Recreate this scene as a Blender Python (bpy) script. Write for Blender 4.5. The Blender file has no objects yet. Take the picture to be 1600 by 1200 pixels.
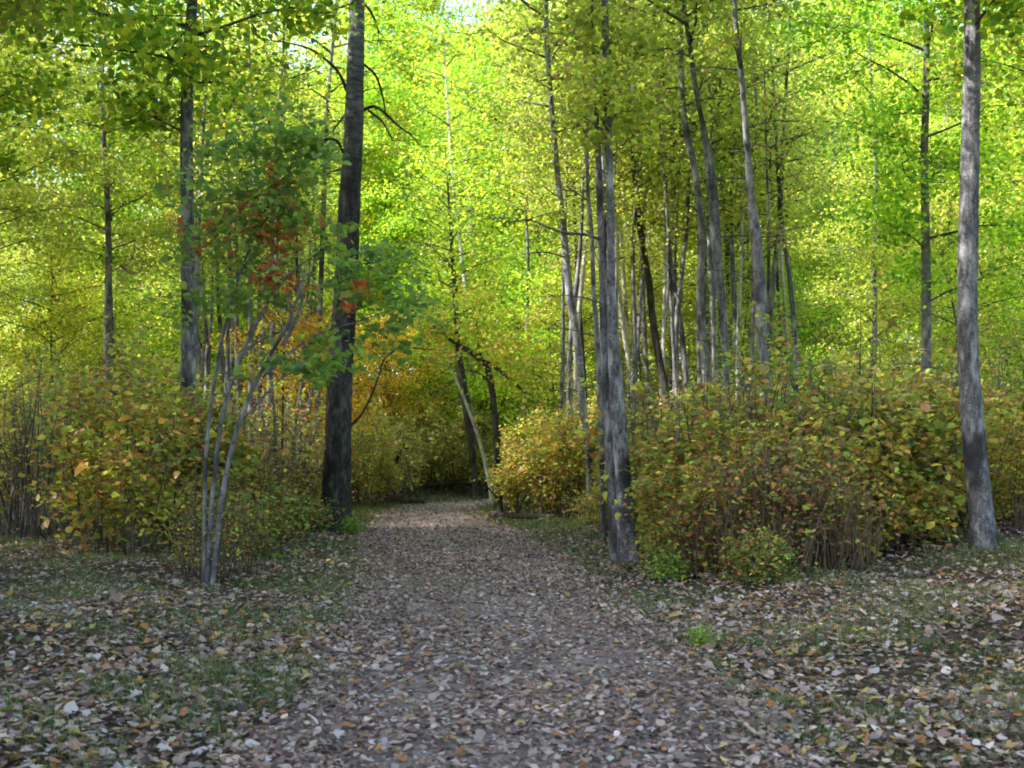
import bpy, math, random
import numpy as np
from mathutils import Vector
rng = np.random.default_rng(11); R = random.Random(5)
S = bpy.context.scene; COL = S.collection
rad = math.radians

# ---------------------------------------------------------------- camera, sky, sun, exposure
F = 2026.0; CAMZ = 1.6; PITCH = math.atan(100.0 / F)
cam = bpy.data.cameras.new('camera'); cam.sensor_width = 36; cam.lens = F / 1600 * 36
cam.clip_start = .1; cam.clip_end = 2000
cam.dof.use_dof = True; cam.dof.focus_distance = 18.5; cam.dof.aperture_fstop = 4.5
camo = bpy.data.objects.new('camera', cam); COL.objects.link(camo)
camo.location = (0, 0, CAMZ); camo.rotation_euler = (math.pi / 2 + PITCH, 0, 0); S.camera = camo
SUN_EL = rad(46); SUN_DIR = Vector((-.985 * math.cos(SUN_EL), -.17 * math.cos(SUN_EL), math.sin(SUN_EL)))
w = bpy.data.worlds.new('World'); S.world = w; w.use_nodes = True
nt = w.node_tree; bg = nt.nodes['Background']; sky = nt.nodes.new('ShaderNodeTexSky')
sky.sky_type = 'NISHITA'; sky.sun_disc = False; sky.sun_elevation = SUN_EL
sky.sun_rotation = math.atan2(SUN_DIR.x, SUN_DIR.y); sky.dust_density = 2.2; sky.air_density = 1.0
nt.links.new(sky.outputs[0], bg.inputs[0]); bg.inputs[1].default_value = .15
sl = bpy.data.lights.new('sun', 'SUN'); sl.energy = 2.4; sl.angle = rad(.6); sl.color = (1, .95, .86)
so = bpy.data.objects.new('sun', sl); COL.objects.link(so)
so.rotation_euler = SUN_DIR.to_track_quat('Z', 'Y').to_euler(); so.location = (-20, 20, 30)
S.view_settings.view_transform = 'Standard'; S.view_settings.look = 'None'
S.view_settings.exposure = 2.38; S.view_settings.gamma = 1; S.view_settings.use_curve_mapping = False
S.render.engine = 'CYCLES'; S.render.filter_size = 1.9
S.cycles.filter_width = 1.9
S.cycles.max_bounces = 7; S.cycles.diffuse_bounces = 3; S.cycles.transmission_bounces = 5; S.cycles.glossy_bounces = 1
S.cycles.use_denoising = True; S.cycles.sample_clamp_indirect = 6

def at(px, py, d):
    x = (px - 800) / F; y = (600 - py) / F
    dy = math.cos(PITCH) - y * math.sin(PITCH); dz = math.sin(PITCH) + y * math.cos(PITCH)
    return np.array([x / dy * d, d, CAMZ + dz / dy * d])
def ppm(d): return F / d                     # photo pixels per metre at depth d

# ---------------------------------------------------------------- object helpers
def put(o, parent=None):
    COL.objects.link(o)
    if parent is not None: o.parent = parent
    return o
def tag(o, label=None, cat=None, group=None, kind=None):
    if label: o['label'] = label
    if cat: o['category'] = cat
    if group: o['group'] = group
    if kind: o['kind'] = kind
    return o
def thing(name, loc, label, cat, group=None):
    o = bpy.data.objects.new(name, None); o.empty_display_size = .3
    o.location = [float(v) for v in loc]; put(o); return tag(o, label, cat, group)
def mesh(name, V, Fc, mat, col=None, smooth=False):
    """V (n,3); Fc list of arrays (m,3)/(m,4); col per-vertex (n,3)"""
    V = np.asarray(V, dtype=np.float32); me = bpy.data.meshes.new(name)
    if not isinstance(Fc, list): Fc = [Fc]
    idx = np.concatenate([np.asarray(f, dtype=np.int32).ravel() for f in Fc])
    tot = np.concatenate([np.full(len(f), f.shape[1], dtype=np.int32) for f in map(np.asarray, Fc)])
    st = np.concatenate([[0], np.cumsum(tot)[:-1]]).astype(np.int32)
    me.vertices.add(len(V)); me.vertices.foreach_set('co', V.ravel())
    me.loops.add(len(idx)); me.loops.foreach_set('vertex_index', idx)
    me.polygons.add(len(tot)); me.polygons.foreach_set('loop_start', st); me.polygons.foreach_set('loop_total', tot)
    if smooth: me.polygons.foreach_set('use_smooth', np.ones(len(tot), dtype=bool))
    me.update(calc_edges=True); me.validate()
    if col is not None:
        a = me.color_attributes.new('tone', 'FLOAT_COLOR', 'POINT')
        c = np.ones((len(V), 4), dtype=np.float32); c[:, :3] = col; a.data.foreach_set('color', c.ravel())
    me.materials.append(mat)
    return me
def part(name, me, parent=None, loc=(0, 0, 0), rot=(0, 0, 0)):
    o = bpy.data.objects.new(name, me); o.location = [float(v) for v in loc]; o.rotation_euler = rot
    return put(o, parent)
class Geo:
    def __init__(s): s.V = []; s.Q = []; s.T = []; s.n = 0
    def add(s, V, Q=None, T=None):
        s.V.append(V)
        if Q is not None and len(Q): s.Q.append(np.asarray(Q) + s.n)
        if T is not None and len(T): s.T.append(np.asarray(T) + s.n)
        s.n += len(V)
    def mesh(s, name, mat, smooth=True):
        f = []
        if s.Q: f.append(np.concatenate(s.Q))
        if s.T: f.append(np.concatenate(s.T))
        return mesh(name, np.concatenate(s.V), f, mat, smooth=smooth)

def smooth_path(P, rr, step):
    P = np.asarray(P, float); rr = np.asarray(rr, float)
    seg = np.linalg.norm(np.diff(P, axis=0), axis=1); s = np.concatenate([[0], np.cumsum(seg)])
    n = max(3, int(s[-1] / step) + 1); u = np.linspace(0, s[-1], n)
    # Catmull-Rom style tangents (cubic Hermite)
    m = np.zeros_like(P); m[1:-1] = (P[2:] - P[:-2]) / (s[2:] - s[:-2])[:, None]
    m[0] = (P[1] - P[0]) / seg[0]; m[-1] = (P[-1] - P[-2]) / seg[-1]
    k = np.clip(np.searchsorted(s, u, side='right') - 1, 0, len(seg) - 1)
    h = seg[k]; t = (u - s[k]) / h; t2 = t * t; t3 = t2 * t
    Q = ((2*t3 - 3*t2 + 1)[:, None] * P[k] + ((t3 - 2*t2 + t) * h)[:, None] * m[k]
         + (-2*t3 + 3*t2)[:, None] * P[k+1] + ((t3 - t2) * h)[:, None] * m[k+1])
    return Q, np.interp(u, s, rr)
def tube(P, rr, sides=8, step=.3, rough=0., flare=0., seed=0, furrow=0.):
    C, r = smooth_path(P, rr, step); n = len(C)
    T = np.gradient(C, axis=0); T /= np.linalg.norm(T, axis=1)[:, None]
    ref = np.array([0, 1., 0]) if abs(T[:, 1]).mean() < .7 else np.array([0, 0, 1.])
    X = np.cross(ref, T); X /= np.linalg.norm(X, axis=1)[:, None]; Y = np.cross(T, X)
    a = np.linspace(0, 2 * math.pi, sides, endpoint=False); g = np.random.default_rng(seed)
    RR = np.repeat(r[:, None], sides, 1)
    if rough:
        ph = g.uniform(0, 6.3, 6); z = np.arange(n)[:, None] * step
        nz = (np.sin(2*a + ph[0] + z*.9) + np.sin(3*a + ph[1] - z*1.7) + .7*np.sin(z*3.1 + ph[2] + a) + .5*np.sin(z*7.3 + ph[3] + 2*a)) / 3
        RR = RR * (1 + rough * nz + rough * .35 * g.normal(size=RR.shape))
    if furrow:
        z = np.arange(n)[:, None] * step
        fz = np.sin(11*a + 1.2*np.sin(z*1.9) + g.uniform(0, 6)) + .6*np.sin(17*a + 2*np.sin(z*2.7+1))
        RR = RR * (1 + furrow * fz * .5)
    if flare:
        z = np.arange(n)[:, None] * step
        RR = RR * (1 + flare * np.exp(-z / .28) * (1 + .45*np.sin(4*a + seed) + .25*np.sin(7*a+seed*2)))
    V = (C[:, None, :] + X[:, None, :] * (np.cos(a) * RR)[:, :, None] + Y[:, None, :] * (np.sin(a) * RR)[:, :, None]).reshape(-1, 3)
    i = np.arange(n - 1)[:, None] * sides; j = np.arange(sides)[None]; j2 = (j + 1) % sides
    Q = np.stack([i + j, i + j2, i + sides + j2, i + sides + j], -1).reshape(-1, 4)
    b = len(V); V = np.vstack([V, C[:1], C[-1:]])
    T1 = np.stack([np.full(sides, b), (j2)[0], j[0]], -1); o = (n - 1) * sides
    T2 = np.stack([np.full(sides, b + 1), o + j[0], o + j2[0]], -1)
    return V, Q, np.vstack([T1, T2])

# ---------------------------------------------------------------- leaves
def tones(n, pal, wts=None, jit=.16, hue=.35):
    pal = np.array(pal); wts = None if wts is None else np.array(wts) / sum(wts)
    c = pal[rng.choice(len(pal), n, p=wts)]
    c = c * np.exp(rng.normal(0, jit, (n, 1))) * np.exp(rng.normal(0, jit * hue, (n, 3)))
    return np.clip(c, .004, .8)
LIME = [(.22, .32, .018), (.30, .37, .022), (.14, .25, .018), (.40, .41, .03), (.10, .19, .02)]
OLIVE = [(.26, .33, .04), (.31, .36, .045), (.19, .27, .035), (.36, .38, .05), (.22, .20, .06)]
GOLD = [(.40, .35, .04), (.35, .37, .04), (.24, .31, .035), (.42, .23, .05), (.16, .22, .03), (.24, .13, .06)]
DEEP = [(.13, .22, .055), (.18, .27, .055), (.11, .18, .055), (.23, .29, .055)]
RUST = [(.42, .13, .05), (.34, .085, .05), (.42, .22, .06), (.28, .09, .05), (.26, .24, .06)]
MIX = [(.25, .31, .05), (.38, .36, .055), (.46, .31, .05), (.42, .17, .055), (.26, .14, .075), (.13, .18, .045)]
BRUSH = [(.26, .31, .055), (.36, .36, .06), (.18, .24, .05), (.38, .29, .08), (.28, .19, .10), (.48, .44, .06)]
def frames(n, tilt):
    """random leaf frames: normal tilted from vertical by tilt (1 = any)"""
    N = rng.normal(size=(n, 3)); N[:, 2] = np.abs(N[:, 2]) + (1 - tilt) * 4
    N /= np.linalg.norm(N, axis=1)[:, None]
    A = rng.normal(size=(n, 3)); A -= (A * N).sum(1)[:, None] * N; A /= np.linalg.norm(A, axis=1)[:, None]
    return N, A, np.cross(N, A)
def leafset(P, size, col, tilt=.9, narrow=.42):
    """folded kite leaves: 4 verts, 2 triangles each"""
    n = len(P); N, A, B = frames(n, tilt); s = size * rng.uniform(.65, 1.25, (n, 1))
    f = rng.uniform(.0, .22, (n, 1)); wd = narrow * rng.uniform(.8, 1.2, (n, 1))
    V = np.stack([P - A*s*.5, P + B*s*wd + N*s*f - A*s*.08, P + A*s*.5, P - B*s*wd + N*s*f - A*s*.08], 1).reshape(-1, 3)
    i = np.arange(n)[:, None] * 4
    T = np.concatenate([i + [0, 2, 1], i + [0, 3, 2]], 0)
    return V, T, np.repeat(col, 4, 0)
def leafset_oval(P, size, col, tilt=.9, narrow=.42):
    """folded pointed-oval leaves: 6 verts, 4 triangles each"""
    n = len(P); N, A, B = frames(n, tilt); s = size * np.exp(rng.normal(0, .28, (n, 1))); f = rng.uniform(.02, .2, (n, 1)); wd = narrow * rng.uniform(.75, 1.15, (n, 1)); dr = rng.uniform(-.05, .22, (n, 1))
    V = np.stack([P - A*s*.5, P + B*s*wd*.9 + N*s*f - A*s*.22, P + B*s*wd*.72 + N*s*f*.8 + A*s*.18, P + A*s*.52 - N*s*dr, P - B*s*wd*.72 + N*s*f*.8 + A*s*.18, P - B*s*wd*.9 + N*s*f - A*s*.22], 1).reshape(-1, 3)
    i = np.arange(n)[:, None] * 6
    return V, np.concatenate([i + [0, 3, 1], i + [1, 3, 2], i + [0, 5, 3], i + [5, 4, 3]], 0), np.repeat(col, 6, 0)
def blob(center, r, n, shell=.3):
    d = rng.normal(size=(n, 3)); d /= np.linalg.norm(d, axis=1)[:, None]
    return np.asarray(center) + d * (rng.uniform(0, 1, (n, 1)) ** .55) * np.asarray(r)
class Leaves:
    def __init__(s): s.V = []; s.T = []; s.C = []; s.n = 0
    def add(s, P, size, pal, wts=None, tilt=.9, narrow=.42, jit=.16, mul=1., oval=False):
        if len(P) == 0: return
        V, T, C = (leafset_oval if oval else leafset)(P, size, np.clip(tones(len(P), pal, wts, jit) * mul, 0, .8), tilt, narrow)
        s.V.append(V); s.T.append(T + s.n); s.C.append(C); s.n += len(V)
    def mesh(s, name, mat): return mesh(name, np.concatenate(s.V), np.concatenate(s.T), mat, np.concatenate(s.C))

# ---------------------------------------------------------------- materials
def mat(name):
    m = bpy.data.materials.new(name); m.use_nodes = True; n = m.node_tree; n.nodes.clear()
    out = n.nodes.new('ShaderNodeOutputMaterial'); return m, n, out
def N(n, t, **kw):
    k = n.nodes.new(t)
    for a, b in kw.items():
        if a in k.inputs: k.inputs[a].default_value = b
        else: setattr(k, a, b)
    return k
def mixc(n, fac, a, b, mode='MIX'):
    k = n.nodes.new('ShaderNodeMix'); k.data_type = 'RGBA'; k.blend_type = mode
    for i, v in ((0, fac), (6, a), (7, b)):
        if hasattr(v, 'links') or hasattr(v, 'node'): n.links.new(v, k.inputs[i])
        else: k.inputs[i].default_value = v if i == 0 else (*v, 1)
    return k.outputs[2]
def ramp(n, src, stops):
    k = n.nodes.new('ShaderNodeValToRGB'); n.links.new(src, k.inputs[0]); e = k.color_ramp.elements
    while len(e) < len(stops): e.new(.5)
    for q, (p, c) in zip(e, stops): q.position = p; q.color = (*c, 1) if not isinstance(c, (int, float)) else (c, c, c, 1)
    return k.outputs[0]
def noise(n, vec, scale, detail=4, rough=.55, mapping=None):
    if mapping is not None:
        mp = n.nodes.new('ShaderNodeMapping'); mp.inputs['Scale'].default_value = mapping; n.links.new(vec, mp.inputs[0]); vec = mp.outputs[0]
    k = N(n, 'ShaderNodeTexNoise', Scale=scale, Detail=detail, Roughness=rough); n.links.new(vec, k.inputs['Vector']); return k.outputs[0]
def leaf_material(name, trans=.5, gloss=.05, boost=1., sat=1.):
    m, n, out = mat(name); at_ = N(n, 'ShaderNodeAttribute', attribute_name='tone'); oi = N(n, 'ShaderNodeObjectInfo')
    c = mixc(n, 1., at_.outputs['Color'], oi.outputs['Color'], 'MULTIPLY'); c = mixc(n, 1., c, (boost, boost, boost), 'MULTIPLY'); h0 = N(n, 'ShaderNodeHueSaturation', Saturation=sat); n.links.new(c, h0.inputs['Color']); c = h0.outputs[0]
    hs = N(n, 'ShaderNodeHueSaturation', Saturation=1.0, Value=1.12); n.links.new(c, hs.inputs['Color'])
    d = N(n, 'ShaderNodeBsdfDiffuse', Roughness=.5); t = N(n, 'ShaderNodeBsdfTranslucent'); g = N(n, 'ShaderNodeBsdfGlossy', Roughness=.42)
    n.links.new(c, d.inputs[0]); n.links.new(hs.outputs[0], t.inputs[0]); g.inputs[0].default_value = (.8, .85, .9, 1)
    a = N(n, 'ShaderNodeMixShader', Fac=trans); n.links.new(d.outputs[0], a.inputs[1]); n.links.new(t.outputs[0], a.inputs[2])
    b = N(n, 'ShaderNodeMixShader', Fac=gloss); n.links.new(a.outputs[0], b.inputs[1]); n.links.new(g.outputs[0], b.inputs[2])
    n.links.new(b.outputs[0], out.inputs[0]); return m
def bark_material(name, low, mid, high, patch, patch_amt=.5, furrow=True, height=None):
    """object coordinates in metres: vertical furrows, horizontal scars, lichen patches"""
    m, n, out = mat(name); tc = N(n, 'ShaderNodeTexCoord').outputs['Object']
    v = noise(n, tc, 1.0, 5, .62, (20, 20, 9)) if furrow else noise(n, tc, 1.0, 5, .6, (9, 9, 5))
    base = ramp(n, v, [(.3, low), (.5, mid), (.72, high)])
    h = noise(n, tc, 1.0, 3, .7, (3.5, 3.5, 34)); hb = ramp(n, h, [(.36, 1), (.44, 0)])
    base = mixc(n, hb, base, tuple(x * .45 for x in mid)) if not furrow else base
    if furrow:
        mp = n.nodes.new('ShaderNodeMapping'); mp.inputs['Scale'].default_value = (15, 15, 5.5); ws = N(n, 'ShaderNodeTexNoise', Scale=6., Detail=3)
        n.links.new(tc, ws.inputs['Vector']); ad_ = N(n, 'ShaderNodeMixRGB', Fac=.12); n.links.new(tc, ad_.inputs[1]); n.links.new(ws.outputs['Color'], ad_.inputs[2]); n.links.new(ad_.outputs[0], mp.inputs[0])
        vo = N(n, 'ShaderNodeTexVoronoi', feature='DISTANCE_TO_EDGE'); n.links.new(mp.outputs[0], vo.inputs['Vector'])
        base = mixc(n, ramp(n, vo.outputs[0], [(.02, .8), (.16, 0)]), base, tuple(x * .5 for x in low))
    p = noise(n, tc, 1.0, 4, .6, (5, 5, 2.2)); pm = ramp(n, p, [(.52, 0), (.66, patch_amt)])
    base = mixc(n, pm, base, patch)
    k = noise(n, tc, 1.0, 2, .5, (2.5, 2.5, 1.1)); km = ramp(n, k, [(.34, .85), (.46, 0)])
    base = mixc(n, km, base, tuple(x * .5 for x in low))
    if height:     # the bark turns smooth and pale above this height
        sx = N(n, 'ShaderNodeSeparateXYZ'); n.links.new(tc, sx.inputs[0])
        ad = N(n, 'ShaderNodeMath', operation='MULTIPLY_ADD'); n.links.new(p, ad.inputs[0]); ad.inputs[1].default_value = 4.; n.links.new(sx.outputs[2], ad.inputs[2])
        mr = N(n, 'ShaderNodeMapRange'); n.links.new(ad.outputs[0], mr.inputs[0]); mr.inputs[1].default_value = height[0]; mr.inputs[2].default_value = height[1]
        v2 = noise(n, tc, 1.0, 5, .65, (4, 4, 16)); up = ramp(n, v2, [(.32, (.06, .056, .065)), (.48, (.17, .165, .185)), (.66, (.32, .32, .345))])
        base = mixc(n, mr.outputs[0], base, up)
    b = N(n, 'ShaderNodeBsdfPrincipled', Roughness=.9); b.inputs['Specular IOR Level'].default_value = .25
    n.links.new(base, b.inputs['Base Color'])
    bp = N(n, 'ShaderNodeBump', Strength=.9, Distance=.03 if furrow else .012); n.links.new(v, bp.inputs['Height'])
    n.links.new(bp.outputs[0], b.inputs['Normal']); n.links.new(b.outputs[0], out.inputs[0]); return m
M_LEAF = leaf_material('leaf', .52, .025, 1.65, 1.0)
M_SHRUB = leaf_material('shrub_leaf', .45, .03, 1.35, .97)
M_LITTER = leaf_material('dry_leaf', .12, .04)
M_GRASS = leaf_material('grass_blade', .35)
M_POPLAR = bark_material('poplar_bark', (.022, .02, .021), (.062, .057, .058), (.125, .115, .115), (.16, .17, .15), .45, True, (7.5, 13))
M_ASPEN = bark_material('aspen_bark', (.05, .047, .053), (.15, .145, .16), (.29, .285, .305), (.38, .37, .365), .75, False)
M_FURROW = bark_material('furrowed_grey_bark', (.05, .047, .054), (.18, .175, .195), (.36, .355, .385), (.44, .43, .44), .7, True)
M_BIRCH = bark_material('pale_bark', (.30, .28, .25), (.48, .46, .42), (.6, .58, .54), (.62, .6, .56), .5, False)
M_DARK = bark_material('dark_bark', (.025, .021, .018), (.06, .05, .043), (.11, .095, .085), (.13, .13, .11), .4, True)
M_TWIG = bark_material('twig_bark', (.05, .04, .035), (.11, .09, .08), (.19, .165, .15), (.2, .2, .18), .4, False)
M_GREYSTEM = bark_material('weathered_stem', (.09, .08, .085), (.16, .145, .155), (.25, .235, .245), (.27, .27, .25), .5, False)
M_REED = bark_material('dry_stem', (.09, .055, .035), (.18, .115, .075), (.30, .21, .15), (.3, .26, .2), .4, False)
def ground_material(name, dark, mid, pale, s=1.):
    m, n, out = mat(name); tc = N(n, 'ShaderNodeTexCoord').outputs['Object']
    a = noise(n, tc, 38 * s, 6, .7); b_ = noise(n, tc, 1.3, 4, .6); g = noise(n, tc, 140, 3, .7)
    c = ramp(n, a, [(.33, dark), (.5, mid), (.68, pale)])
    c = mixc(n, ramp(n, b_, [(.35, .0), (.65, .45)]), c, dark)
    c = mixc(n, ramp(n, g, [(.62, 0), (.7, .5)]), c, pale)
    b = N(n, 'ShaderNodeBsdfPrincipled', Roughness=.95); b.inputs['Specular IOR Level'].default_value = .2
    n.links.new(c, b.inputs['Base Color'])
    bp = N(n, 'ShaderNodeBump', Strength=1., Distance=.02); n.links.new(a, bp.inputs['Height']); n.links.new(bp.outputs[0], b.inputs['Normal'])
    n.links.new(b.outputs[0], out.inputs[0]); return m
M_SOIL = ground_material('forest_soil', (.035, .03, .022), (.075, .065, .045), (.15, .125, .09))
M_PATH = ground_material('trodden_gravel', (.15, .115, .115), (.28, .228, .228), (.44, .38, .385), 1.3)
M_STONE = ground_material('lichened_stone', (.07, .066, .072), (.14, .13, .14), (.24, .23, .24), .4)

# ---------------------------------------------------------------- terrain
PATH = np.array([(.1, -14), (.1, 0), (.08, 6.5), (-.05, 10.8), (-.7, 19), (-1.4, 25), (-2.1, 31), (-1.9, 35.5), (.2, 39.5), (5, 43), (14, 46), (40, 52)], float)
PW = np.array([1.6, 1.6, 1.5, 1.38, 1.5, 1.55, 1.4, 1.25, 1.1, 1.1, 1.2, 1.3])
def path_dist(x, y):
    x = np.asarray(x, float); y = np.asarray(y, float); best = np.full(x.shape, 1e9); wd = np.zeros(x.shape); side = np.zeros(x.shape)
    for k in range(len(PATH) - 1):
        a, b = PATH[k], PATH[k + 1]; ab = b - a; t = np.clip(((x-a[0])*ab[0] + (y-a[1])*ab[1]) / (ab @ ab), 0, 1)
        d = np.hypot(x - a[0] - t*ab[0], y - a[1] - t*ab[1]); m_ = d < best
        best = np.where(m_, d, best); wd = np.where(m_, PW[k]*(1-t) + PW[k+1]*t, wd)
        side = np.where(m_, np.sign((x-a[0])*ab[1] - (y-a[1])*ab[0]), side)
    return best, wd, side
def height(x, y):
    d, wd, s = path_dist(x, y); e = np.clip(d - wd - .25, 0, None)
    bank = np.where(s > 0, .085, .05) * np.clip(e - .8, 0, 26) * (1 - np.exp(-e / 3))
    bump = .045*np.sin(x*1.7 + y*.6) + .04*np.sin(x*.8 - y*1.3 + 1) + .02*np.sin(x*4.1 + 2) * np.sin(y*3.3)
    return bank + (bump + .05) * np.clip(e / 1.2, 0, 1)
def hz(x, y): return float(height(np.array([x]), np.array([y]))[0])
gx = np.concatenate([np.linspace(-420, -30, 20)[:-1], np.linspace(-30, -9, 43)[:-1], np.linspace(-9, 12, 141), np.linspace(12, 34, 45)[1:], np.linspace(34, 420, 20)[1:]])
gy = np.concatenate([np.linspace(-120, -16, 8)[:-1], np.linspace(-16, 0, 33)[:-1], np.linspace(0, 50, 251), np.linspace(50, 100, 41)[1:], np.linspace(100, 700, 14)[1:]])
XX, YY = np.meshgrid(gx, gy); ZZ = height(XX, YY) - .02
V = np.stack([XX, YY, ZZ], -1).reshape(-1, 3); nx_ = len(gx)
i = (np.arange(len(gy) - 1)[:, None] * nx_ + np.arange(nx_ - 1)[None]).ravel()
ground = part('ground', mesh('ground', V, np.stack([i, i+1, i+nx_+1, i+nx_], -1), M_SOIL, smooth=True)); tag(ground, kind='structure')
# the path: a sheet a little above the soil with a ragged edge and a worn camber
C_, W_ = smooth_path(np.c_[PATH, np.zeros(len(PATH))], PW, .25); T_ = np.gradient(C_, axis=0); T_ /= np.linalg.norm(T_, axis=1)[:, None]
Nn = np.c_[T_[:, 1], -T_[:, 0], np.zeros(len(T_))]; uu = np.linspace(-1, 1, 25)
s_ = np.arange(len(C_)) * .25; wob = .12*np.sin(s_*1.9) + .09*np.sin(s_*4.7 + 1) + rng.normal(0, .04, len(s_))
wr = .12*np.sin(s_*2.3 + 2) + .09*np.sin(s_*5.3) + rng.normal(0, .04, len(s_))
off = uu[None, :] * W_[:, None] + np.where(uu[None, :] > 0, uu[None, :] * wr[:, None], -uu[None, :] * -wob[:, None])
PV = C_[:, None, :] + Nn[:, None, :] * off[:, :, None]
PV[:, :, 2] = .003 + .012 * (1 - uu[None, :]**2) * (1 + .5*np.sin(s_*3)[:, None] * np.sin(uu*5)[None, :]); m_ = len(uu)
i = (np.arange(len(C_) - 1)[:, None] * m_ + np.arange(m_ - 1)[None]).ravel()
path = part('path', mesh('path', PV.reshape(-1, 3), np.stack([i, i+1, i+m_+1, i+m_], -1), M_PATH, smooth=True)); tag(path, kind='structure')

# ---------------------------------------------------------------- tree kit
def limb_set(seed, z0, z1, rmax, n, prof, lift=.5, x0=0., y0=0.):
    g = random.Random(seed); limbs = []
    for k in range(n):
        t = (k + g.random()) / n; z = z0 + (z1 - z0) * t; L = rmax * prof(t) * g.uniform(.6, 1.12); a = k * 2.4 + g.uniform(-.5, .5)
        up = g.uniform(lift * .4, lift * 1.3) * L; pts = []
        for q in range(5):
            u = q / 4; pts.append((math.cos(a + .3*u*g.uniform(-1, 1)) * L * u, math.sin(a + .3*u*g.uniform(-1, 1)) * L * u, z + up * (u - .35*u*u) + g.uniform(-.06, .06)*L*u))
        limbs.append(np.array(pts) + [x0, y0, 0])
    return limbs
def crown_parts(seed, z0, z1, rmax, n, nleaf, size, pal, wts=None, lift=.5, prof=None, thick=.03, sig=(.34, .34, .2), trunk=None, tilt=.9, axis=None):
    """returns limbs geo and leaves; leaves gather on twigs that leave the limbs"""
    prof = prof or (lambda t: (math.sin(math.pi * min(1, .12 + t * .86)) ** .6))
    g = np.random.default_rng(seed); limbs = limb_set(seed, z0, z1, rmax, n, prof, lift); G = Geo(); cl = []
    for P in limbs:
        if axis is not None: P += axis(P[0, 2])
        L = np.linalg.norm(P[-1] - P[0]); G.add(*tube(P, np.linspace(thick * (.5 + L/rmax*.6), .006, 5), 5, .5))
        for q in range(int(3 + L * 1.6)):
            u = g.uniform(.3, 1); b = P[0] + 0; k = min(3, int(u * 4)); b = P[k] + (P[k+1] - P[k]) * (u * 4 - k)
            e = b + g.normal(0, .22 + .13 * L, 3) * [1, 1, .55]; G.add(*tube([b, (b + e) / 2 + g.normal(0, .04, 3), e], [.012, .009, .004], 3, .6))
            cl.append(e); cl.append((b + e) / 2)
    cl = np.array(cl); wt = g.uniform(.15, 1, len(cl)) ** 1.5; wt /= wt.sum(); k = g.choice(len(cl), nleaf, p=wt)
    P = cl[k] + g.normal(0, 1, (nleaf, 3)) * sig
    bias = g.normal(0, .15, len(cl))[k]          # sprays differ in tone
    L = Leaves(); L.add(P, size, pal, wts, tilt=tilt, jit=.12, mul=np.exp(bias)[:, None]); return G, L
def copy_tree(proto, loc, rz, sc, label, cat, group, tint=None, zs=None):
    r = bpy.data.objects.new(proto.name.split('.')[0], None); COL.objects.link(r); r.empty_display_size = .3
    r.location = loc; r.rotation_euler = (0, 0, rz); r.scale = (sc, sc, zs or sc); tag(r, label, cat, group)
    for ch in proto.children:
        c = ch.copy(); COL.objects.link(c); c.parent = r
        for q in ('label',):
            if q in c: del c[q]
        if tint and ch.get('_leafy'): c.color = (*tint, 1)
    return r
def place(protos_used, proto, loc, rz, sc, label, cat, group, tint=None, zs=None):
    if proto.name in protos_used: return copy_tree(proto, loc, rz, sc, label, cat, group, tint, zs)
    protos_used.add(proto.name); proto.location = loc; proto.rotation_euler = (0, 0, rz); proto.scale = (sc, sc, zs or sc)
    tag(proto, label, cat, group)
    for c in proto.children:
        if tint and c.get('_leafy'): c.color = (*tint, 1)
    return proto
USED = set()
def tall_proto(seed, H, z0, rmax, r0, nleaf, size, pal, bark, wts=None, n=30, name='aspen_tree', lift=.5):
    t = thing(name, (0, 0, -50), '', ''); g = random.Random(seed)
    pts = [np.array([0, 0, -.2])]
    for k in range(1, 8): pts.append(np.array([pts[-1][0] + g.uniform(-.18, .18), pts[-1][1] + g.uniform(-.18, .18), H * k / 7]))
    A = np.array(pts); ax = lambda z: np.array([np.interp(z, A[:, 2], A[:, 0]), np.interp(z, A[:, 2], A[:, 1]), 0])
    G = Geo(); G.add(*tube(pts, np.linspace(r0, .02, 8), 9, .5, rough=.05, flare=.4, seed=seed))
    part('trunk', G.mesh('trunk', bark), t)
    G, L = crown_parts(seed, z0, H * .99, rmax, n, nleaf, size, pal, wts, lift, axis=ax)
    tag(part('branches', G.mesh('branches', M_TWIG), t), kind='stuff')
    c = part('crown', L.mesh('crown', M_LEAF), t); c['_leafy'] = 1
    return t
TALL = [tall_proto(21, 17, 4.2, 3.0, .13, 21000, .108, LIME, M_ASPEN), tall_proto(22, 19, 5.5, 3.3, .16, 22000, .112, LIME, M_ASPEN),
        tall_proto(23, 16, 3.0, 2.7, .11, 18000, .105, OLIVE, M_ASPEN), tall_proto(24, 18, 5.0, 3.1, .14, 20000, .105, OLIVE, M_FURROW)]
SHADE = [tall_proto(31, 19, 7.5, 4.2, .17, 17000, .14, OLIVE, M_ASPEN, n=34), tall_proto(32, 17, 6.5, 3.8, .15, 15000, .14, LIME, M_FURROW, n=30)]
LOW = [tall_proto(41, 7.5, .9, 2.5, .06, 10000, .105, LIME, M_TWIG, n=26, name='young_tree', lift=.6),
       tall_proto(42, 6.0, .6, 2.1, .05, 8500, .10, [(.36, .34, .035), (.28, .33, .035), (.44, .36, .04), (.17, .23, .03)], M_TWIG, n=22, name='young_tree', lift=.6),
       tall_proto(43, 8.5, 1.4, 2.6, .07, 10000, .105, OLIVE, M_TWIG, n=26, name='young_tree', lift=.55)]

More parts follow.
